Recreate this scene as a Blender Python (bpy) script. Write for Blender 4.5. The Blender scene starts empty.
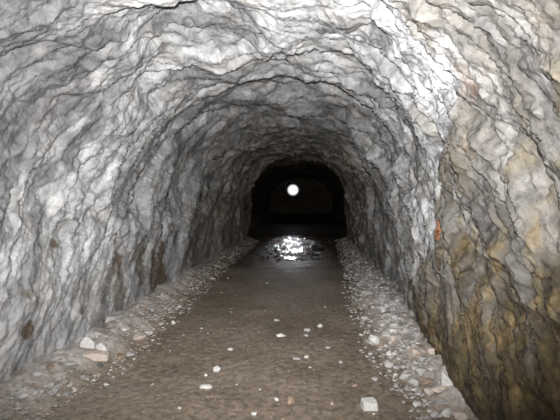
import bpy, bmesh, math, random
import numpy as np
from mathutils import Vector, Matrix

random.seed(11)
rng = np.random.default_rng(11)
C = bpy.context.scene.collection
SC = bpy.context.scene
F = 435.6                     # focal length in pixels of the 560 px frame
VX, HY, CAMZ = 303.0, 198.0, 1.5

# ------------------------------------------------------------------ noise
def _h(ix, iy, seed):
    n = (ix.astype(np.int64) * 374761393 + iy.astype(np.int64) * 668265263 + seed * 1442695041) & 0xFFFFFFFF
    n = ((n ^ (n >> 13)) * 1274126177) & 0xFFFFFFFF
    n = (n ^ (n >> 16)) * 2246822519 & 0xFFFFFFFF
    n = n ^ (n >> 15)
    return (n & 0xFFFFFF).astype(np.float64) / float(0x1000000)

def perlin(x, y, seed=0):
    x = np.asarray(x, float); y = np.asarray(y, float)
    x, y = np.broadcast_arrays(x, y)
    x0 = np.floor(x); y0 = np.floor(y); fx = x - x0; fy = y - y0
    ux = fx * fx * fx * (fx * (fx * 6 - 15) + 10); uy = fy * fy * fy * (fy * (fy * 6 - 15) + 10)
    def g(dx, dy):
        a = _h(x0 + dx, y0 + dy, seed) * 2 * np.pi
        return np.cos(a) * (fx - dx) + np.sin(a) * (fy - dy)
    a = g(0, 0); b = g(1, 0); c = g(0, 1); d = g(1, 1)
    return 1.5 * ((a + (b - a) * ux) + ((c + (d - c) * ux) - (a + (b - a) * ux)) * uy)

def fbm(x, y, seed=0, octv=4, gain=.5):
    s = 0; a = 1.0
    for k in range(octv):
        s = s + a * perlin(x * 2.03 ** k, y * 2.03 ** k, seed + 17 * k); a *= gain
    return s

def facet(x, y, seed=0, tilt=1.0, soft=9.0):
    """broken-rock relief: every cell of a Voronoi diagram is its own tilted plane, worn together along the edges"""
    x = np.asarray(x, float); y = np.asarray(y, float)
    x0 = np.floor(x); y0 = np.floor(y)
    ws = np.zeros(x.shape); vs = np.zeros(x.shape)
    for dx in (-1, 0, 1):
        for dy in (-1, 0, 1):
            cx = x0 + dx; cy = y0 + dy
            px = cx + _h(cx, cy, seed + 1); py = cy + _h(cx, cy, seed + 2)
            d = np.hypot(x - px, y - py)
            v = (_h(cx, cy, seed + 3) - .5) + tilt * ((_h(cx, cy, seed + 4) - .5) * 2 * (x - px) + (_h(cx, cy, seed + 5) - .5) * 2 * (y - py))
            w = np.exp(-soft * d) * np.clip(1.45 - d, 0, 1) + 1e-12
            ws += w; vs += w * v
    return vs / ws, 0

def sstep(a, b, x):
    t = np.clip((np.asarray(x, float) - a) / (b - a), 0, 1)
    return t * t * (3 - 2 * t)

# ------------------------------------------------------------------ plan of the tunnel
_yy = np.linspace(-8, 46, 2161)
def _curve(ys, xs, w=24):
    v = np.interp(_yy, ys, xs); k = np.hanning(2 * w + 3); k /= k.sum()
    return np.convolve(np.pad(v, w + 1, mode='edge'), k, mode='valid')
_xl = _curve([-8, 2, 3, 4, 5, 6.4, 9.5, 15, 16.3, 18.5, 46], [-2.3, -2.3, -2.25, -2.12, -2.17, -2.22, -2.1, -1.93, -2.0, -3.2, -3.2])
_xr = _curve([-8, 2, 2.8, 4, 6.3, 11, 15.6, 16.6, 19, 46], [1.2, 1.13, 1.1, 1.15, 1.4, 1.48, 1.6, 1.65, 2.9, 2.9])
_fl = _curve([-8, 3, 4, 6, 9, 15, 17, 46], [-1.86, -1.86, -1.66, -1.72, -1.76, -1.62, -2.6, -2.9])
_fr = _curve([-8, 2, 3.1, 3.7, 4.3, 6.5, 10, 15.6, 17.5, 46], [1.0, 1.0, .96, .84, .74, .80, 1.05, 1.3, 2.3, 2.6])
XL = lambda y: np.interp(y, _yy, _xl); XR = lambda y: np.interp(y, _yy, _xr)
FL = lambda y: np.interp(y, _yy, _fl); FR = lambda y: np.interp(y, _yy, _fr)

def floor_h(x, y):
    x = np.asarray(x, float); y = np.asarray(y, float)
    h = .014 * perlin(x * 1.1, y * .9, 3) + .010 * perlin(x * 3.1, y * 2.7, 5) + .005 * perlin(x * 11, y * 11, 8)
    bl, br = banks(x, y)
    lump = .5 + .5 * np.clip(fbm(x * 3.5, y * 3.0, 21, 3), -1, 1)
    fv, fe = facet(x * 9, y * 8, 33, .8)
    h = h + bl * (.12 + .045 * lump + .03 * fv) + br * (.11 + .06 * lump + .05 * fv)
    # the basin that holds the standing water
    bas = np.exp(-(((x + .22) / .75) ** 2 + ((y - 14.2) / 4.4) ** 2) ** 2)
    h = h - bas * .012 + bas * (.007 * perlin(x * 4, y * 2.0, 91) + .009 * perlin(x * 13, y * 8, 92))
    return h

def banks(x, y):
    wob = .14 * perlin(y * 1.3, 0 * y + .5, 61) + .07 * perlin(y * 4.3, 0 * y + 2.5, 62)
    wob2 = .12 * perlin(y * 1.5, 0 * y + 7.5, 63) + .08 * perlin(y * 4.7, 0 * y + 9.5, 64)
    l0 = FL(y) + wob; r0 = FR(y) + wob2
    return sstep(0, .42, l0 - x + .06), sstep(0, .36, x - r0 + .06)

def ground(px, py):
    """the first point of the ground along the line of sight through a pixel"""
    d = np.linspace(2.2, 22, 9000); x = (px - VX) * d / F; z = CAMZ - (py - HY) * d / F
    h = floor_h(x, d); k = int(np.argmax(z <= h))
    return float(x[k]), float(d[k]), float(h[k])

# ------------------------------------------------------------------ material helpers
def mat(name):
    m = bpy.data.materials.new(name); m.use_nodes = True
    nt = m.node_tree; b = nt.nodes['Principled BSDF']
    return m, nt, b
def N(nt, kind, **kw):
    n = nt.nodes.new(kind)
    for k, v in kw.items():
        if k in n.inputs: n.inputs[k].default_value = v
        else: setattr(n, k, v)
    return n
def ramp(nt, src, stops):
    r = nt.nodes.new('ShaderNodeValToRGB'); e = r.color_ramp.elements
    while len(e) < len(stops): e.new(.5)
    for el, (p, c) in zip(e, stops):
        el.position = p; el.color = (c, c, c, 1) if not isinstance(c, tuple) else (*c, 1)
    nt.links.new(src, r.inputs[0]); return r.outputs[0]
def mix(nt, f, a, b, mode='MIX'):
    m = nt.nodes.new('ShaderNodeMix'); m.data_type = 'RGBA'; m.blend_type = mode
    for s, v in ((m.inputs[0], f), (m.inputs[6], a), (m.inputs[7], b)):
        if isinstance(v, bpy.types.NodeSocket): nt.links.new(v, s)
        elif isinstance(v, tuple): s.default_value = (*v, 1)
        else: s.default_value = v
    return m.outputs[2]
def math_(nt, op, a, b=0.0):
    m = nt.nodes.new('ShaderNodeMath'); m.operation = op; m.use_clamp = False
    for s, v in ((m.inputs[0], a), (m.inputs[1], b)):
        if isinstance(v, bpy.types.NodeSocket): nt.links.new(v, s)
        else: s.default_value = v
    return m.outputs[0]
def noise(nt, vec, scale, detail=4, rough=.55, dist=0.0):
    n = N(nt, 'ShaderNodeTexNoise'); n.inputs['Scale'].default_value = scale; n.inputs['Detail'].default_value = detail
    n.inputs['Roughness'].default_value = rough; n.inputs['Distortion'].default_value = dist
    nt.links.new(vec, n.inputs['Vector']); return n.outputs[0]
def scaled(nt, vec, s):
    m = N(nt, 'ShaderNodeMapping'); m.inputs['Scale'].default_value = s; nt.links.new(vec, m.inputs['Vector']); return m.outputs[0]
def attr(nt, name):
    a = N(nt, 'ShaderNodeAttribute'); a.attribute_name = name; return a.outputs['Fac']

def rock_material():
    m, nt, b = mat('tunnel_rock')
    uv = N(nt, 'ShaderNodeUVMap').outputs[0]; ob = N(nt, 'ShaderNodeTexCoord').outputs['Object']
    st = scaled(nt, uv, (1.0, 2.6, 1)); st2 = scaled(nt, uv, (1.9, 6.5, 1))
    n1 = noise(nt, st, 1.2, 8, .68, .3); n2 = noise(nt, st2, 2.8, 8, .72, .2); n3 = noise(nt, ob, 7.0, 8, .72, .1)
    cells = N(nt, 'ShaderNodeTexVoronoi'); cells.inputs['Scale'].default_value = 5.0
    nt.links.new(mix(nt, .12, st2, N(nt, 'ShaderNodeTexNoise', Scale=9.0).outputs['Color'], 'LINEAR_LIGHT'), cells.inputs['Vector'])
    cv = N(nt, 'ShaderNodeSeparateColor'); nt.links.new(cells.outputs['Color'], cv.inputs[0])
    base = ramp(nt, n1, [(.32, (.27, .274, .285)), (.48, (.42, .424, .435)), (.64, (.58, .583, .592))])
    col = mix(nt, 1.0, base, ramp(nt, n2, [(.33, .56), (.5, .98), (.66, 1.14)]), 'MULTIPLY')
    col = mix(nt, 1.0, col, ramp(nt, n3, [(.35, .56), (.5, .98), (.64, 1.13)]), 'MULTIPLY')
    col = mix(nt, 1.0, col, ramp(nt, cv.outputs[0], [(0, .82), (1, 1.06)]), 'MULTIPLY')
    col = mix(nt, attr(nt, 'dark_tone'), col, mix(nt, 1.0, col, (.37, .37, .38), 'MULTIPLY'))
    # thin dark seams
    v = N(nt, 'ShaderNodeTexVoronoi'); v.feature = 'DISTANCE_TO_EDGE'; v.inputs['Scale'].default_value = 2.1
    wv = mix(nt, .22, st, N(nt, 'ShaderNodeTexNoise', Scale=3.0).outputs['Color'], 'LINEAR_LIGHT')
    nt.links.new(wv, v.inputs['Vector'])
    seam = ramp(nt, v.outputs['Distance'], [(0.0, 1.0), (.035, 0.0)])
    seam = math_(nt, 'MULTIPLY', seam, ramp(nt, noise(nt, ob, 1.7, 3), [(.50, 0.0), (.62, .7)]))
    col = mix(nt, seam, col, (.14, .135, .13))
    # warm mineral film, damp brown plus painted far-end darkness, ochre, orange, pale lime
    warm = attr(nt, 'warm'); nw = noise(nt, st, 2.0, 5, .6)
    wf = math_(nt, 'MULTIPLY', warm, ramp(nt, nw, [(.32, .45), (.62, 1.0)]))
    col = mix(nt, wf, col, mix(nt, 1.0, col, (.79, .69, .54), 'MULTIPLY'))
    col = mix(nt, attr(nt, 'film'), col, mix(nt, 1.0, col, (.29, .265, .225), 'MULTIPLY'))
    och = attr(nt, 'ochre')
    oc = ramp(nt, noise(nt, scaled(nt, ob, (5.5, 5.5, 1.6)), 1.5, 6, .62, .5), [(.30, (.035, .028, .02)), (.44, (.075, .058, .035)), (.57, (.145, .102, .042)), (.72, (.21, .175, .125))])
    oc = mix(nt, .85, oc, ramp(nt, n2, [(.34, .45), (.5, 1.0), (.66, 1.7)]), 'MULTIPLY')
    oc = mix(nt, .8, oc, ramp(nt, n3, [(.36, .55), (.5, 1.0), (.62, 1.5)]), 'MULTIPLY')
    col = mix(nt, och, col, oc)
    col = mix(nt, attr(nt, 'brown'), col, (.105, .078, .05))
    col = mix(nt, attr(nt, 'orange'), col, (.30, .13, .055))
    col = mix(nt, attr(nt, 'pale'), col, (.62, .61, .60))
    nt.links.new(col, b.inputs['Base Color'])
    b.inputs['Roughness'].default_value = .62
    b.inputs['Specular IOR Level'].default_value = .35
    hb = math_(nt, 'ADD', math_(nt, 'MULTIPLY', n2, .7), math_(nt, 'MULTIPLY', n3, 1.1))
    hb = math_(nt, 'ADD', hb, math_(nt, 'MULTIPLY', cells.outputs['Distance'], -.15))
    bp = N(nt, 'ShaderNodeBump', Strength=.7, Distance=.045); nt.links.new(hb, bp.inputs['Height'])
    nt.links.new(bp.outputs[0], b.inputs['Normal'])
    return m

def floor_material():
    m, nt, b = mat('muddy_floor')
    ob = N(nt, 'ShaderNodeTexCoord').outputs['Object']
    n1 = noise(nt, ob, 1.1, 5, .6, .3); n2 = noise(nt, ob, 18, 8, .75)
    mud = ramp(nt, n1, [(.32, (.205, .162, .125)), (.5, (.265, .215, .168)), (.7, (.33, .28, .228))])
    mud = mix(nt, 1.0, mud, ramp(nt, n2, [(.36, .5), (.5, 1.0), (.64, 1.5)]), 'MULTIPLY')
    n4 = noise(nt, ob, 9, 6, .7)
    mud = mix(nt, ramp(nt, n4, [(.55, 0.0), (.68, .7)]), mud, (.25, .18, .11))
    dust = mix(nt, ramp(nt, noise(nt, ob, 7, 5, .65), [(.35, 0.0), (.65, 1.0)]), (.46, .43, .405), (.66, .635, .62))
    dust = mix(nt, ramp(nt, noise(nt, ob, 3.3, 4, .6), [(.54, 0.0), (.70, .5)]), dust, (.33, .25, .205))
    dust = mix(nt, .8, dust, ramp(nt, n2, [(.36, .62), (.5, 1.0), (.64, 1.25)]), 'MULTIPLY')
    col = mix(nt, attr(nt, 'dust'), mud, dust)
    wet = attr(nt, 'wet')
    col = mix(nt, wet, col, mix(nt, 1.0, col, (.42, .40, .37), 'MULTIPLY'))
    nt.links.new(col, b.inputs['Base Color'])
    rr = N(nt, 'ShaderNodeMapRange'); nt.links.new(wet, rr.inputs[0]); rr.inputs[3].default_value = .62; rr.inputs[4].default_value = .52
    nt.links.new(rr.outputs[0], b.inputs['Roughness'])
    b.inputs['Specular IOR Level'].default_value = .28
    hb = math_(nt, 'ADD', math_(nt, 'MULTIPLY', noise(nt, ob, 30, 5, .7), .6), math_(nt, 'MULTIPLY', n4, .6))
    bp = N(nt, 'ShaderNodeBump', Strength=.7, Distance=.02); nt.links.new(hb, bp.inputs['Height'])
    nt.links.new(bp.outputs[0], b.inputs['Normal'])
    return m

def stone_material(name, c0, c1):
    m, nt, b = mat(name)
    oi = N(nt, 'ShaderNodeObjectInfo').outputs['Random']; ob = N(nt, 'ShaderNodeTexCoord').outputs['Object']
    pos = N(nt, 'ShaderNodeNewGeometry').outputs['Position']
    col = mix(nt, oi, c0, c1)
    col = mix(nt, .8, col, ramp(nt, noise(nt, pos, 35, 4, .6), [(.3, .68), (.6, 1.08)]), 'MULTIPLY')
    nt.links.new(col, b.inputs['Base Color']); b.inputs['Roughness'].default_value = .75
    bp = N(nt, 'ShaderNodeBump', Strength=.5, Distance=.008); nt.links.new(noise(nt, pos, 60, 4, .6), bp.inputs['Height'])
    nt.links.new(bp.outputs[0], b.inputs['Normal'])
    return m

def chips_material(name, stops):
    """loose chips lying together: every chip has a colour of its own"""
    m, nt, b = mat(name)
    a = attr(nt, 'tone'); col = ramp(nt, a, stops)
    nt.links.new(col, b.inputs['Base Color']); b.inputs['Roughness'].default_value = .7
    return m

M_ROCK = rock_material(); M_FLOOR = floor_material()
M_WHITE = stone_material('white_limestone', (.60, .59, .57), (.70, .69, .67))
M_GREY = stone_material('grey_limestone', (.36, .35, .34), (.54, .52, .51))
M_CREAM = stone_material('cream_limestone', (.56, .47, .40), (.62, .53, .46))
M_BROWN = stone_material('brown_stone', (.30, .22, .16), (.40, .30, .23))
M_DARK = stone_material('dark_stone', (.10, .10, .10), (.13, .13, .13))

# ------------------------------------------------------------------ mesh helpers
def grid_mesh(name, P, nrm, uv, attrs, material):
    nr, nc = P.shape[:2]
    me = bpy.data.meshes.new(name)
    me.vertices.add(nr * nc); me.vertices.foreach_set('co', P.reshape(-1).astype(np.float32))
    i = np.arange(nr * nc).reshape(nr, nc)
    q = np.stack([i[:-1, :-1], i[:-1, 1:], i[1:, 1:], i[1:, :-1]], -1).reshape(-1, 4)
    if nrm is not None:
        p = P.reshape(-1, 3); fn = np.cross(p[q[:, 2]] - p[q[:, 0]], p[q[:, 3]] - p[q[:, 1]])
        if (fn * nrm.reshape(-1, 3)[q[:, 0]]).sum() < 0: q = q[:, ::-1]
    q = np.ascontiguousarray(q)
    me.loops.add(q.size); me.loops.foreach_set('vertex_index', q.reshape(-1).astype(np.int32))
    me.polygons.add(len(q)); me.polygons.foreach_set('loop_start', (np.arange(len(q)) * 4).astype(np.int32))
    me.polygons.foreach_set('use_smooth', np.ones(len(q), bool))
    if uv is not None:
        ul = me.uv_layers.new(name='UVMap'); ul.uv.foreach_set('vector', uv.reshape(-1, 2)[q.reshape(-1)].reshape(-1).astype(np.float32))
    for k, v in attrs.items():
        a = me.attributes.new(k, 'FLOAT', 'POINT'); a.data.foreach_set('value', v.reshape(-1).astype(np.float32))
    me.update(); me.validate()
    if nrm is not None: me.normals_split_custom_set_from_vertices(nrm.reshape(-1, 3).tolist())
    me.materials.append(material)
    o = bpy.data.objects.new(name, me); C.objects.link(o); o['kind'] = 'structure'
    return o

def grid_normals(P):
    a = np.gradient(P, axis=0); b = np.gradient(P, axis=1)
    n = np.cross(b, a); return n / (np.linalg.norm(n, axis=-1, keepdims=True) + 1e-12)

# ------------------------------------------------------------------ the bored rock: walls and roof
rows = [-6.0]
while rows[-1] < 44:
    y = rows[-1]
    rows.append(y + (.10 if y < 1.3 else float(np.clip(.0013 * max(y, 2.6) ** 2, .011, .08 if y < 17 else .15))))
Y = np.array(rows)
NC = 640
def profile(y):
    xl, xr = XL(y), XR(y); c = (xl + xr) / 2; a = (xr - xl) / 2
    H = 2.98 + .5 * float(sstep(16.3, 18.5, y)); zs = 1.15
    zz = np.linspace(-.22, zs, 60); th = np.linspace(np.pi, 0, 400)[1:-1]
    e = .86
    ax = c + a * np.sign(np.cos(th)) * np.abs(np.cos(th)) ** e; az = zs + (H - zs) * np.sin(th) ** e
    lean = .10 * (1 - zz / zs) * 0
    x = np.concatenate([np.full(60, xl) + lean, ax, np.full(60, xr)]); z = np.concatenate([zz, az, zz[::-1]])
    s = np.concatenate([[0], np.cumsum(np.hypot(np.diff(x), np.diff(z)))])
    t = np.linspace(0, s[-1], NC)
    return np.interp(t, s, x), np.interp(t, s, z), t - s[-1] / 2
P = np.zeros((len(Y), NC, 3)); U = np.zeros((len(Y), NC))
for k, y in enumerate(Y):
    x, z, u = profile(y); P[k, :, 0] = x; P[k, :, 1] = y; P[k, :, 2] = z; U[k] = u
inn = grid_normals(P)
cen = np.stack([np.broadcast_to(((XL(Y) + XR(Y)) / 2)[:, None], U.shape), P[..., 1], np.full(U.shape, 1.2)], -1)
sg = np.sign((inn * (cen - P)).sum(-1)); inn = inn * sg[..., None]
yv = P[..., 1]; zv = P[..., 2]; xv = P[..., 0]
ys = yv - .42 * zv                                    # the beds lean into the hill
wu = U + .22 * perlin(U * 1.3, ys * 1.6, 40) + .03 * perlin(U * 6, ys * 6, 41) + .022 * fbm(U * 15, ys * 17, 44, 2)
wy = ys + .16 * perlin(U * 1.1, ys * 1.4, 42) + .025 * perlin(U * 6, ys * 6, 43) + .016 * fbm(U * 15, ys * 17, 45, 2)
fA, eA = facet(wu * .85, wy * 1.3, 50, 1.0, 14)
fB, eB = facet(wu * 1.9 + 3, wy * 3.8, 51, 1.1, 9.5)
fC, eC = facet(wu * 4.2 + 1, wy * 10, 52, 1.2, 8)
fD, eD = facet(wu * 9 + 1, wy * 22, 53, 1.1, 7.5)
low = 1 - sstep(.3, 1.5, zv)                          # worn lower walls
sm = np.where(xv < -.4, (1 - .70 * low) * .88, 1 - .25 * low)
big = .13 * perlin(U * .55, yv * .5, 30) + .07 * perlin(U * 1.4, ys * 1.3, 31)
rough = .5 + .5 * np.clip(1.6 * perlin(U * .8, ys * .8, 34), -1, 1)
d = big + sm * (.13 * fA + .082 * fB * (.4 + 1.1 * rough) + .042 * fC * (.35 + 1.2 * rough) + .022 * fD)
d += .010 * fbm(U * 2.5, wy * 7, 36, 4, .6) + .020 * fbm(U * 4, wy * 10, 37, 5, .68)
# a lip of rock across the roof and down the right shoulder, with a higher roof behind it
lip = 5.25 + .35 * perlin(U * 1.1, 0 * U, 71) + .12 * perlin(U * 4, 0 * U, 72) - .10 * np.clip(U, 0, 3)
d -= (.15 * sstep(0, .12, yv - lip) * (1 - sstep(.4, 2.6, yv - lip)) - .06 * sstep(-.7, 0, yv - lip) * (1 - sstep(0, .12, yv - lip))) * sstep(-1.2, -.2, U) * (1 - sstep(2.1, 2.9, U))
lip2 = 3.95 + .25 * perlin(U * 1.6, 0 * U + 3, 73) + .10 * perlin(U * 5, 0 * U, 74)
d -= .07 * sstep(0, .08, yv - lip2) * (1 - sstep(.2, 1.0, yv - lip2)) * sstep(-.3, .2, U) * (1 - sstep(1.5, 2.2, U))
nr_ = sstep(.1, .6, xv) * (1 - sstep(4.5, 7, yv))            # the near right wall is fairly even
d = d - nr_ * (.75 * big + .10 * sm * fA - .012 * fbm(U * 9, wy * 14, 38, 4, .65))
top_ = .20 + .14 * sstep(3.2, 4.6, yv)
d = np.where(d > top_ - .12, top_ - .12 + .12 * np.tanh((d - top_ + .12) / .12), d)
d = np.clip(d, -.6, .34 - .22 * nr_)
d *= (1 - .5 * (1 - sstep(0, .5, zv)) * (xv > 0))
P = P + inn * d[..., None]
# foot of the walls stays where it stands
nrm = grid_normals(P); sg = np.sign((nrm * inn).sum(-1)); nrm = nrm * np.where(sg == 0, 1, sg)[..., None]

xv, yv, zv = P[..., 0], P[..., 1], P[..., 2]
nz = fbm(U * 1.6, yv * 2.2, 80, 4); nz2 = fbm(U * 1.3, yv * 7, 81, 4, .6)
right = sstep(.2, .7, xv); left = sstep(-.5, -1.2, xv) if False else 1 - sstep(-1.4, -.8, xv)
edge = .88 + .22 * perlin(yv * 1.1, 0 * yv, 83) - .28 * np.clip(yv - 3.0, -1.5, 4)
ochre = right * (1 - sstep(-.35, .35, zv - edge + .45 * nz + .5 * nz2)) * (1 - sstep(5.2, 7.5, yv))
ochre = np.maximum(ochre, right * .28 * sstep(.1, .5, nz + .3 * nz2) * (1 - sstep(2.0, 2.6, zv)) * (1 - sstep(2.9, 3.7, yv)))
warm = sstep(6.5, 13, yv + 1.8 * nz) + right * .30 * (1 - sstep(1.4, 1.9, zv)) * sstep(-.2, .4, nz)
warm = np.clip(warm + .25 * sstep(.1, .6, nz), 0, 1)
def patch(y0, z0, ry, rz, seed, side):
    q = ((yv - y0) / ry) ** 2 + ((zv - z0) / rz) ** 2 + .9 * fbm(yv * 4, zv * 3, seed, 4, .6)
    return (1 - sstep(.7, 1.15, q)) * side
brown = patch(6.45, .42, .34, .42, 101, left) + 1.2 * patch(5.1, .36, .16, .26, 102, left) + 1.2 * patch(5.0, .72, .14, .16, 103, left) \
      + patch(5.75, .62, .22, .30, 104, left) * .8 + patch(4.05, .42, .05, .06, 105, left) + patch(3.3, .45, .06, .07, 106, left) \
      + patch(3.7, 1.1, .05, .05, 107, left) + patch(8.6, .8, .4, .8, 108, left) * .7 + patch(3.25, .75, .05, .05, 109, left)
brown = brown + right * .65 * sstep(.25, .55, nz2) * (1 - sstep(.2, .9, zv)) * (1 - sstep(8, 12, yv))
brown = brown + .75 * sstep(.30, .62, nz2 + .25 * nz) * sstep(6.5, 10, yv) * (1 - sstep(1.6, 2.4, zv))
brown = np.clip(brown + .9 * sstep(15.2, 17, yv + .5 * nz), 0, .93)  # last term paints the darkness of the unlit far end into the rock
orange = np.clip(patch(3.62, 1.24, .15, .10, 110, right) + .14 * patch(2.5, 2.15, .09, .10, 111, right), 0, .9)
pale = patch(4.85, .30, .035, .22, 112, right) * .7 + patch(7.2, .9, .05, .5, 113, right) * .6 + patch(3.35, .75, .10, .45, 114, right) * .35
pale = pale + .32 * left * (1 - sstep(.3, 1.5, zv + .5 * nz)) * (1 - sstep(4.5, 7, yv)) * sstep(-.6, .3, nz2 + .5 * nz) + .5 * sstep(.28, .5, perlin(U * 1.3, ys[:] * 1.7, 88)) * sstep(1.6, 2.3, zv) * (1 - sstep(5, 7, yv))
pale = np.clip(pale, 0, .8)
film = right * sstep(-.22, .18, (2.05 - zv) + .45 * nz - .75 * np.clip(yv - 2.8, -1, 3)) * (.72 + .28 * sstep(-.3, .3, nz2))
film = np.clip(film + .6 * right * sstep(.05, .5, nz + .4 * nz2) * (1 - sstep(1.9, 2.5, zv)) * (1 - sstep(4, 7, yv)), 0, .9)
gq = ((yv - 2.8) / 1.1) ** 2 + ((U + 1.65) / 1.0) ** 2
dark_tone = (1 - sstep(.4, 1.3, gq + .8 * nz)) * .85 + .6 * sstep(.15, .5, fbm(U * .9 + 5, ys * 1.1, 150, 4, .6))  # darker on the near left shoulder, plus random darker blotches
dark_tone = np.clip(dark_tone, 0, .95); pale = pale * (1 - .85 * film)
UV = np.stack([U, ys], -1)
A = dict(film=film, dark_tone=dark_tone, ochre=np.clip(ochre, 0, .95), warm=warm, brown=brown, orange=orange, pale=pale)
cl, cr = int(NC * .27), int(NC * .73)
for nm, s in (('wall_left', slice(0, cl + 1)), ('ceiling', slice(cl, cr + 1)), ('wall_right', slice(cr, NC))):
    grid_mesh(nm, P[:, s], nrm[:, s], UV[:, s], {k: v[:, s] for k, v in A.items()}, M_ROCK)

# rock that closes the far end
gx, gz = np.meshgrid(np.linspace(-3.6, 3.3, 90), np.linspace(-.3, 4.0, 60))
fv, _ = facet(gx * 1.3, gz * 1.3, 120, 1)
PB = np.stack([gx, 42.5 + .35 * fv + .2 * perlin(gx, gz, 121), gz], -1)
zero = np.zeros(gx.shape)
grid_mesh('wall_back', PB, None, np.stack([gx, gz], -1), dict(film=zero, dark_tone=zero, ochre=zero, warm=zero + .8, brown=zero + .9, orange=zero, pale=zero), M_ROCK)  # end wall colour holds the darkness of the unlit far end

# ------------------------------------------------------------------ floor with its rubble banks
NX = 420
T = np.linspace(0, 1, NX)
xl = (XL(Y) - .45)[:, None]; xr = (XR(Y) + .45)[:, None]
FX = xl + (xr - xl) * T[None]; FY = np.broadcast_to(Y[:, None], FX.shape)
FZ = floor_h(FX, FY)
PF = np.stack([FX, FY, FZ], -1); nf = grid_normals(PF); nf = nf * np.sign(nf[..., 2:3])
bl, br = banks(FX, FY)
dust = np.clip(bl * .95 + br * .95, 0, 1) * (.55 + .45 * sstep(-.5, .2, fbm(FX * 4, FY * 4, 130, 3)))
wet = sstep(7.5, 11, FY + .8 * perlin(FX * 1.5, FY * 1.2, 131)) * (1 - .7 * sstep(17, 19, FY)) * (1 - bl) * (1 - .8 * br)
grid_mesh('floor', PF, nf, None, dict(dust=dust * (1 - .45 * sstep(7, 13, FY)), wet=wet), M_FLOOR)

# ------------------------------------------------------------------ standing water
m, nt, b = mat('rippled_water')
b.inputs['Base Color'].default_value = (.035, .032, .028, 1); b.inputs['Roughness'].default_value = .07; b.inputs['IOR'].default_value = 1.33
ob = N(nt, 'ShaderNodeTexCoord').outputs['Object']
bp = N(nt, 'ShaderNodeBump', Strength=1.0, Distance=.03); nt.links.new(noise(nt, scaled(nt, ob, (1, .3, 1)), 11, 3, .6, .2), bp.inputs['Height']); nt.links.new(bp.outputs[0], b.inputs['Normal'])
def puddle(name, cx, cy, rx, ry, z, label, seed):
    bm = bmesh.new(); n = 72; top = []; bot = []
    for k in range(n):
        a = 2 * math.pi * k / n
        r = 1 + .24 * float(perlin(np.array(math.cos(a) * 1.6 + seed), np.array(math.sin(a) * 1.6), 140)) + .12 * float(perlin(np.array(math.cos(a) * 5 + seed), np.array(math.sin(a) * 5), 141))
        top.append(bm.verts.new((rx * r * math.cos(a), ry * r * math.sin(a), 0))); bot.append(bm.verts.new((rx * r * math.cos(a), ry * r * math.sin(a), -.03)))
    bm.faces.new(top); bm.faces.new(bot[::-1])
    for k in range(n): bm.faces.new((top[k - 1], bot[k - 1], bot[k], top[k]))
    bmesh.ops.recalc_face_normals(bm, faces=bm.faces)
    me = bpy.data.meshes.new(name); bm.to_mesh(me); bm.free(); me.materials.append(m)
    o = bpy.data.objects.new(name, me); C.objects.link(o); o.location = (cx, cy, z)
    o['label'] = label; o['category'] = 'puddle'; return o
puddle('puddle', -.22, 14.3, 1.0, 3.0, -.006, 'broad shallow puddle on the tunnel floor glittering with the lamp reflection', 0)
puddle('puddle', -.31, 10.85, .18, .28, .006, 'small smooth bright puddle just in front of the broad glittering one', 5)

# ------------------------------------------------------------------ the lamp
def link(name, bm, material, parent=None, smooth=True):
    me = bpy.data.meshes.new(name); bm.to_mesh(me); bm.free(); me.materials.append(material)
    if smooth:
        for p in me.polygons: p.use_smooth = True
    o = bpy.data.objects.new(name, me); C.objects.link(o)
    if parent: o.parent = parent
    return o
def lathe(pts, seg=40):
    bm = bmesh.new(); rings = []
    for r, z in pts:
        rings.append([bm.verts.new((r * math.cos(2 * math.pi * k / seg), r * math.sin(2 * math.pi * k / seg), z)) for k in range(seg)])
    for a, c in zip(rings[:-1], rings[1:]):
        for k in range(seg): bm.faces.new((a[k - 1], a[k], c[k], c[k - 1]))
    bm.faces.new(rings[0]); bm.faces.new(rings[-1])
    bmesh.ops.recalc_face_normals(bm, faces=bm.faces); return bm
LX, LY, LZ = -.575, 25.0, 1.96
m_glow, nt, b = mat('lit_lamp_lens'); b.inputs['Base Color'].default_value = (.5, .5, .5, 1); b.inputs['Roughness'].default_value = .3
gd = N(nt, 'ShaderNodeVectorMath'); gd.operation = 'LENGTH'
nt.links.new(scaled(nt, N(nt, 'ShaderNodeTexCoord').outputs['Object'], (1, 0, 1)), gd.inputs[0])
em = N(nt, 'ShaderNodeMapRange', interpolation_type='SMOOTHSTEP'); nt.links.new(gd.outputs['Value'], em.inputs[0])
for i, v in ((1, .06), (2, .37), (3, 2.8), (4, .02)): em.inputs[i].default_value = v
nt.links.new(em.outputs[0], b.inputs['Emission Strength'])
b.inputs['Emission Color'].default_value = (.93, .94, 1, 1)
m_iron, nt, b = mat('painted_lamp_metal'); b.inputs['Base Color'].default_value = (.05, .05, .05, 1); b.inputs['Roughness'].default_value = .5
lamp = bpy.data.objects.new('floodlight', None); C.objects.link(lamp); lamp.location = (LX, LY, LZ)
lamp['label'] = 'bright white round lamp hanging at the dark far end of the tunnel'; lamp['category'] = 'lamp'
R = .38
def turned(bm):                               # the lamp looks back along the tunnel
    bmesh.ops.rotate(bm, verts=bm.verts, matrix=Matrix.Rotation(math.radians(90), 3, 'X')); return bm
link('lens', turned(lathe([(.01, .05), (.15, .045), (.28, .025), (R - .01, 0), (R - .01, -.01)])), m_glow, lamp)
link('housing', turned(lathe([(R, .012), (R + .015, .012), (R + .015, -.03), (R * .85, -.16), (R * .5, -.27), (.10, -.31)])), m_iron, lamp)
dep = [k for k in range(len(Y)) if abs(Y[k] - LY) < .2][0]
top = P[dep][np.argmin(np.abs(P[dep][:, 0] - LX) + 10 * (P[dep][:, 2] < 1.5))][2] - LZ
bm = bmesh.new()
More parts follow.
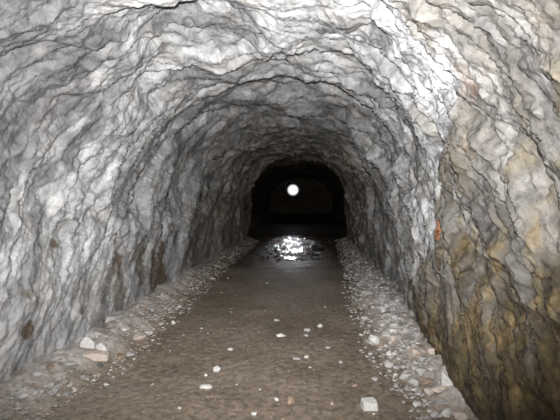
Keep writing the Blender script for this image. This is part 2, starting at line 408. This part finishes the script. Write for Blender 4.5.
for sx in (-1, 1):
    g = bmesh.ops.create_cube(bm, size=1)['verts']
    for v in g: v.co = Vector((sx * (R + .03) + v.co.x * .02, .05 + v.co.y * .05, .22 + v.co.z * .5))
g = bmesh.ops.create_cube(bm, size=1)['verts']
for v in g: v.co = Vector((v.co.x * (2 * R + .08), .05 + v.co.y * .05, .47 + v.co.z * .02))
link('bracket', bm, m_iron, lamp, False)
bm = lathe([(.016, .47), (.016, top)], 12); bmesh.ops.translate(bm, verts=bm.verts, vec=(0, .05, 0)); link('rod', bm, m_iron, lamp)
bm = lathe([(.03, top - .06), (.09, top - .03), (.10, top + .14)], 24); bmesh.ops.translate(bm, verts=bm.verts, vec=(0, .05, 0)); link('ceiling_plate', bm, m_iron, lamp)

# ------------------------------------------------------------------ stones
def hull(n, sx, sy, sz, r, bev=.05, boxy=0.0):
    bm = bmesh.new()
    for _ in range(n):
        v = Vector((r.gauss(0, 1), r.gauss(0, 1), r.gauss(0, 1))).normalized()
        if boxy: v = Vector([math.copysign(abs(c) ** (1 - boxy), c) for c in v])
        v *= r.uniform(.82, 1.0)
        bm.verts.new((v.x * sx / 2, v.y * sy / 2, v.z * sz / 2))
    g = bmesh.ops.convex_hull(bm, input=bm.verts)
    bmesh.ops.delete(bm, geom=[v for v in g['geom_interior'] if isinstance(v, bmesh.types.BMVert)], context='VERTS')
    bmesh.ops.dissolve_limit(bm, angle_limit=.16, verts=bm.verts, edges=bm.edges)
    if bev: bmesh.ops.bevel(bm, geom=list(bm.edges), offset=bev * min(sx, sy, sz), segments=1, affect='EDGES', clamp_overlap=True)
    zs = [v.co.z for v in bm.verts]; xs = [v.co.x for v in bm.verts]; yq = [v.co.y for v in bm.verts]
    kx, ky, kz = sx / (max(xs) - min(xs)), sy / (max(yq) - min(yq)), sz / (max(zs) - min(zs))
    z0 = min(zs)
    for v in bm.verts: v.co = Vector((v.co.x * kx, v.co.y * ky, (v.co.z - z0) * kz))
    bmesh.ops.recalc_face_normals(bm, faces=bm.faces)
    return bm
def tag(o, label, group=None):
    o['label'] = label; o['category'] = 'stone'
    if group: o['group'] = group
PLACED = []; SHOWN = []
def stone(px, py, w, h, material, label, deep=.8, rz=0.0, seed=0, n=18, boxy=0.0, pts=None, lift=0.0, group=None, tilt=0.0):
    """py is the middle of the stone in the photograph"""
    x, y, z = ground(px, py + h * .35)
    k = y / F; sx, sz = w * k, max(h * k * .92, .012)
    if h < w * .62: sz = h * k * .8                    # lies flat: part of its height in the picture is its top face
    r = random.Random(seed * 7 + int(px * 13 + py))
    if pts:
        bm = bmesh.new()
        for a, c, e in pts: bm.verts.new((a * sx, c * sx, e * sz))
        g = bmesh.ops.convex_hull(bm, input=bm.verts)
        bmesh.ops.delete(bm, geom=[v for v in g['geom_interior'] if isinstance(v, bmesh.types.BMVert)], context='VERTS')
        bmesh.ops.bevel(bm, geom=list(bm.edges), offset=.045 * sx, segments=1, affect='EDGES', clamp_overlap=True)
        bmesh.ops.recalc_face_normals(bm, faces=bm.faces)
    else: bm = hull(n, sx, sx * deep, sz, r, .06, boxy)
    o = link('stone', bm, material, None, False)
    zz = min(float(floor_h(np.array(x + a * sx * .3), np.array(y + c * sx * deep * .3))) for a in (-1, 0, 1) for c in (-1, 0, 1))
    o.location = (x, y, max(zz, z - .12 * sz) - .04 * sz + lift); o.rotation_euler = (0, tilt, rz); tag(o, label, group)
    PLACED.append((x, y, sx * .6)); SHOWN.append((x, y - .3 * sx, sx * .62)); return o

# pair and block at the foot of the left wall
stone(81, 346.5, 15, 14, M_WHITE, 'white angular stone, the taller of the two behind the long cream block', .75, .3, 1,
      pts=[(-.5, -.2, 0), (-.45, .3, 0), (.45, -.25, 0), (.5, .3, .05), (-.5, -.1, .55), (-.2, -.2, 1), (.05, -.1, .95), (.45, -.15, .45), (.1, .3, .9), (-.3, .3, .7)])
stone(95.5, 351, 14, 10, M_WHITE, 'white blunt stone, the lower of the two behind the long cream block', .8, -.2, 2,
      pts=[(-.5, -.25, 0), (-.5, .3, 0), (.5, -.3, 0), (.5, .3, 0), (-.35, -.2, .7), (-.1, -.15, 1), (.3, -.15, .75), (.48, -.1, .35), (0, .3, .85)])
stone(90, 360.5, 26, 11, M_CREAM, 'long pinkish cream block lying at the edge of the rubble by the left wall', .45, .05, 3,
      pts=[(-.5, -.18, 0), (-.5, .2, 0), (.5, -.2, 0), (.48, .2, 0), (-.5, -.16, .8), (-.47, .18, .95), (.46, -.17, .75), (.49, -.05, .6), (.44, .2, .85), (0, -.2, .95), (.1, .2, 1)])
stone(94, 370.5, 7, 5, M_DARK, 'small dark grey stone lying in front of the long cream block', .8, 0, 4)
stone(61, 369, 15, 5.5, M_GREY, 'flat pale grey stone left of the long cream block on the rubble', .7, .1, 5)
stone(135, 340.5, 13, 7, M_CREAM, 'pinkish brown stone on the rubble edge beyond the white pair at the left wall', .7, .4, 6)
stone(120, 332, 9, 5, M_WHITE, 'small whitish stone on the left rubble bank, beyond the white pair and nearer the wall', .8, 0, 7)
stone(42, 399, 11, 10, M_GREY, 'rounded pale grey stone at the near left end of the rubble by the wall', .9, .2, 8)
stone(27, 380, 12, 7, M_GREY, 'grey stone low against the foot of the left wall at the picture edge', .8, .5, 9)
stone(10, 404, 14, 8, M_GREY, 'grey block in the near left corner of the rubble', .8, .1, 10)
stone(100, 391, 6, 3, M_WHITE, 'white chip on the mud in front of the dark grey stone', .7, 0, 11)
# on the open floor
stone(204.5, 390.5, 13, 6, M_WHITE, 'white oval stone lying flat alone on the near brown floor', .6, .15, 20, 26)
stone(215.5, 373, 9, 7, M_WHITE, 'white wedge shaped stone just beyond the white oval one on the floor', .6, .7, 21)
stone(229, 351.5, 6, 3.5, M_GREY, 'small pale stone beyond the white wedge on the middle of the floor', .8, 0, 22)
stone(171, 325.5, 4.5, 5, M_WHITE, 'tiny upright white stone on the left of the floor beyond the rubble edge', .9, 0, 23)
stone(281, 336.5, 10, 4.5, M_WHITE, 'flat whitish stone in the middle of the floor, widest of the little scatter there', .7, .1, 24)
stone(276.5, 321, 6, 3, M_GREY, 'small pale flat stone farthest along the middle of the floor', .7, 0, 25)
stone(307, 331, 7, 4.5, M_GREY, 'pale stone right of the flat whitish one, above a smaller chip', .8, .3, 26)
stone(306, 336, 5, 2.6, M_WHITE, 'tiny white chip just in front of the pale mid floor stone', .7, 0, 27)
stone(320.5, 326.5, 6, 4, M_WHITE, 'small white stone, rightmost of the little scatter in the middle of the floor', .8, .6, 28)
stone(328.5, 348.5, 5.5, 3, M_GREY, 'small bluish grey stone right of centre on the floor', .7, 0, 29)
stone(296.5, 360, 8, 2.6, M_GREY, 'thin flat pale sliver of stone in the middle of the floor', .4, 0, 30)
stone(307, 358.5, 5, 3.5, M_CREAM, 'small cream pebble right beside the thin flat sliver', .8, 0, 31)
stone(370, 405, 17, 11, M_WHITE, 'large white angular flat stone alone on the near floor at right', .7, .12, 32,
      pts=[(-.42, -.32, 0), (-.5, .30, 0), (.42, -.36, 0), (.5, .02, 0), (.36, .36, 0), (-.40, -.28, .8), (-.46, .28, .95), (.40, -.32, .7), (.46, .02, .8), (.34, .32, 1)])
stone(289, 404.5, 10, 9, M_BROWN, 'rounded tan brown stone half sunk in the near floor', .9, 0, 33, 30)
stone(276.5, 402.5, 5, 4.5, M_WHITE, 'bright white pebble just left of the rounded tan brown stone', .9, 0, 34)
stone(254, 417, 6.5, 4, M_WHITE, 'white pebble at the bottom edge of the picture in the middle of the floor', .8, 0, 35)
stone(177, 414, 5, 3.5, M_GREY, 'pale grey pebble near the bottom edge left of the white oval stone', .8, 0, 36)
stone(341, 363, 5, 3.6, M_GREY, 'small pale pebble right of the centre, well beyond the large white flat stone', .8, 0, 37)
stone(375, 379, 7, 4.5, M_GREY, 'pale grey pebble beyond the large white flat stone, left of the rubble', .8, 0, 38)
stone(355, 386, 7, 3, M_BROWN, 'flat brownish chip just beyond the large white flat stone', .5, .5, 39)
# rubble on the right
stone(374, 339, 11, 11, M_WHITE, 'rounded white stone at the floor side edge of the right rubble strip', .9, 0, 50, 24)
stone(389, 353, 7, 6, M_WHITE, 'small white stone before the rounded white one on the right rubble edge', .8, 0, 51)
stone(389, 364.5, 9, 7, M_GREY, 'pale grey stone in the gap of the right rubble edge', .8, .4, 52)
stone(404.5, 375.5, 9.5, 7, M_WHITE, 'blocky white stone on brown mud at the right rubble edge', .8, .2, 53, 14, .4)
stone(420, 370, 11, 8, M_GREY, 'grey stone behind the blocky white one in the right rubble', .8, 0, 54)
stone(414, 351, 10, 8, M_CREAM, 'pinkish stone in the middle of the right rubble heap', .8, .3, 55)
stone(432, 350, 10, 7, M_CREAM, 'pinkish stone at the wall side of the right rubble heap', .8, .1, 56)
stone(447, 376.5, 14, 17, M_WHITE, 'triangular white stone standing on edge against the right wall', .4, -.1, 57,
      pts=[(-.5, -.25, 0), (-.5, .25, 0), (.5, -.2, .10), (.5, .25, .05), (-.42, -.1, .98), (-.36, .1, 1), (-.15, -.16, .72), (.1, -.22, .2)])
stone(427, 380.5, 15, 9, M_BROWN, 'tan block behind the flat cream slab in the right rubble', .6, 0, 58, 14, .4)
stone(440.5, 387.5, 18, 8, M_CREAM, 'flat elongated cream slab below the triangular white stone', .5, .18, 59)
stone(429, 390.5, 11, 8, M_CREAM, 'rounded cream stone touching the left end of the flat cream slab', .8, 0, 60)
stone(416.5, 404, 9, 6.5, M_WHITE, 'white pebble on brown mud left of the nearest right rubble', .8, .3, 61)
stone(441, 400, 16, 8, M_GREY, 'greenish grey block just below the flat cream slab', .6, .1, 62, 14, .4)
stone(446, 413, 12, 11, M_WHITE, 'pale upright stone in the nearest clump of the right rubble', .6, .5, 63)
stone(460, 414, 14, 9, M_CREAM, 'cream stone at the wall end of the nearest clump of the right rubble', .7, -.3, 64)
stone(434, 414, 9, 8, M_GREY, 'grey stone at the floor end of the nearest clump of the right rubble', .8, 0, 65)

# every other loose stone: one of each shape, then copies
shapes = []
rs = random.Random(5)
for k in range(10):
    bm = hull(rs.choice((12, 16, 22)), 1, rs.uniform(.6, .95), rs.uniform(.4, .75), rs, .06, rs.choice((0, 0, .3)))
    me = bpy.data.meshes.new('stone'); bm.to_mesh(me); bm.free(); shapes.append(me)
kinds = {}
for mname, mm in (('w', M_WHITE), ('g', M_GREY), ('c', M_CREAM), ('b', M_BROWN)):
    for k, me in enumerate(shapes):
        c = me.copy(); c.materials.append(mm); kinds[mname, k] = c
def scatter(n, pick, smin, smax, tones, label, group, seed, gap=.5):
    r = random.Random(seed); proto = None; done = 0; tries = 0
    while done < n and tries < n * 80:
        tries += 1
        x, y = pick(r)
        s = smin + (smax - smin) * r.random() ** 2.2
        if any((x - a) ** 2 + (y - c) ** 2 < (q + s * gap) ** 2 for a, c, q in PLACED): continue
        me = kinds[r.choice(tones), r.randrange(10)]
        if proto is None: o = proto = bpy.data.objects.new('stone', me)
        else: o = proto.copy(); o.data = me
        C.objects.link(o)
        z = float(floor_h(np.array(x), np.array(y)))
        o.location = (x, y, z - .14 * s); o.scale = (s, s, s)
        o.rotation_euler = (r.uniform(-.35, .35), r.uniform(-.35, .35), r.uniform(0, 6.28))
        tag(o, label, group); PLACED.append((x, y, s * gap)); done += 1
def near(r, a, b): return a + (b - a) * r.random() ** 1.7
def pickl(r):
    y = near(r, 2.9, 11); return r.uniform(float(XL(y)) + .12, float(FL(y)) + .10), y
def pickr(r):
    y = near(r, 2.8, 11); return r.uniform(float(FR(y)) - .08, float(XR(y)) - .08), y
def pickm(r):
    y = near(r, 2.8, 9); return r.uniform(float(FL(y)) + .1, float(FR(y)) - .1), y
scatter(85, pickl, .035, .10, 'gggcbb', 'small dusty rubble fragment in the strip along the foot of the left wall', 'small rubble fragments along the left wall', 1)
scatter(100, pickr, .035, .11, 'gggwwc', 'small pale rubble fragment in the strip along the foot of the right wall', 'small rubble fragments along the right wall', 2)
scatter(60, pickm, .016, .045, 'gbcbw', 'small pebble half sunk in the brown mud of the open floor', 'pebbles on the open floor', 3)

# chips too many to count
def chips(name, n, pick, smin, smax, material, label, seed, sink=.15):
    r = random.Random(seed); V = []; Fc = []; tone = []; lens = []; off = 0
    base = []
    for me in shapes[:6]:
        bm = bmesh.new(); rr = random.Random(seed + len(base))
        for _ in range(9):
            v = Vector((rr.gauss(0, 1), rr.gauss(0, 1), rr.gauss(0, 1))).normalized(); bm.verts.new((v.x * .5, v.y * .4, v.z * .28 + .22))
        bmesh.ops.convex_hull(bm, input=bm.verts)
        lo = [v for v in bm.verts if not v.link_faces]; bmesh.ops.delete(bm, geom=lo, context='VERTS')
        bm.verts.index_update()
        base.append((np.array([v.co[:] for v in bm.verts]), [[v.index for v in f.verts] for f in bm.faces])); bm.free()
    pts = np.array([pick(r) for _ in range(n)])
    for a, c, q in SHOWN: pts = pts[np.hypot(pts[:, 0] - a, pts[:, 1] - c) > q]
    hz = floor_h(pts[:, 0], pts[:, 1])
    for (x, y), z in zip(pts, hz):
        s = smin + (smax - smin) * r.random() ** 2.5; a = r.uniform(0, 6.28)
        bv, bf = base[r.randrange(len(base))]
        ca, sa = math.cos(a) * s, math.sin(a) * s
        q = np.stack([bv[:, 0] * ca - bv[:, 1] * sa + x, bv[:, 0] * sa + bv[:, 1] * ca + y, bv[:, 2] * s + z - sink * s], -1)
        V.append(q); Fc += [[i + off for i in f] for f in bf]; off += len(bv); tone += [r.random()] * len(bv)
    me = bpy.data.meshes.new(name); me.from_pydata(np.concatenate(V).tolist(), [], Fc)
    at = me.attributes.new('tone', 'FLOAT', 'POINT'); at.data.foreach_set('value', np.array(tone, np.float32)); me.materials.append(material)
    o = bpy.data.objects.new(name, me); C.objects.link(o); o['kind'] = 'stuff'; o['label'] = label; o['category'] = 'rubble' if name == 'rubble' else 'gravel'
M_CHIPS = chips_material('pale_chips', [(0, (.27, .24, .22)), (.4, (.42, .40, .385)), (.7, (.52, .50, .49)), (1, (.62, .60, .59))])
M_LCHIPS = chips_material('dusty_chips', [(0, (.27, .22, .18)), (.45, (.40, .36, .33)), (.85, (.48, .45, .43)), (1, (.58, .56, .54))])
M_GRAVEL = chips_material('brown_gravel', [(0, (.13, .10, .075)), (.45, (.22, .175, .13)), (.8, (.30, .245, .19)), (1, (.44, .40, .36))])
def farr(r, a, b): return a + (b - a) * r.random() ** 1.4
def cl_(r):
    y = farr(r, 2.5, 17); return r.triangular(float(XL(y)) + .03, float(FL(y)) + .22, float(FL(y)) - .1), y
def cr_(r):
    y = farr(r, 2.5, 17); return r.triangular(float(FR(y)) - .22, float(XR(y)) - .0, float(FR(y)) + .12), y
def cm_(r):
    y = farr(r, 2.5, 17); return r.uniform(float(FL(y)) - .1, float(FR(y)) + .1), y
chips('rubble', 5500, cl_, .010, .055, M_LCHIPS, 'fine dusty rubble heaped in a strip along the left wall', 31)
chips('rubble', 4800, cr_, .015, .075, M_CHIPS, 'loose pale broken rubble heaped in a strip along the right wall', 32)
chips('gravel', 12000, cm_, .007, .032, M_GRAVEL, 'fine brown gravel scattered over the muddy tunnel floor', 33, .25)

M_WET = chips_material('wet_gravel', [(0, (.05, .042, .035)), (1, (.14, .12, .10))])
M_WET.node_tree.nodes['Principled BSDF'].inputs['Roughness'].default_value = .22
def cw_(r): return r.gauss(-.25, .5), r.uniform(10.4, 17)
chips('gravel', 1500, cw_, .03, .11, M_WET, 'wet dark gravel standing out of the puddle under the lamp', 34, .12)

# ------------------------------------------------------------------ light: the flash beside the lens
def point(name, loc, energy, radius, col, spot=None, rot=None):
    l = bpy.data.lights.new(name, 'SPOT' if spot else 'POINT'); l.energy = energy; l.shadow_soft_size = radius; l.color = col
    if spot: l.spot_size = spot[0]; l.spot_blend = spot[1]
    o = bpy.data.objects.new(name, l); C.objects.link(o); o.location = loc
    if rot: o.rotation_euler = rot
    return o
point('camera_flash', (-.02, -.03, 1.60), 1750, .03, (1, .985, .965), (math.radians(101), 1.0), (math.radians(90 + 10), 0, math.radians(6)))
beam = Vector((-.35, 13.6, 0)) - Vector((LX, LY - .1, LZ))
point('floodlight_beam', (LX, LY - .1, LZ), 650, .10, (.93, .94, 1), (math.radians(11), 1.0), beam.to_track_quat('-Z', 'Y').to_euler())

w = bpy.data.worlds.new('World'); SC.world = w; w.use_nodes = True
w.node_tree.nodes['Background'].inputs[0].default_value = (0, 0, 0, 1)

# ------------------------------------------------------------------ camera
cd = bpy.data.cameras.new('camera'); cam = bpy.data.objects.new('camera', cd); C.objects.link(cam); SC.camera = cam
cd.sensor_width = 36; cd.lens = 36 * F / 560; cd.clip_start = .02; cd.clip_end = 200
yaw = math.atan((VX - 280) / F); pitch = math.atan((210 - HY) / F)
cam.location = (0, 0, CAMZ); cam.rotation_euler = (math.pi / 2 - pitch, 0, yaw)
vs = SC.view_settings; vs.view_transform = 'Standard'; vs.look = 'None'; vs.exposure = 0; vs.gamma = 1; vs.use_curve_mapping = False
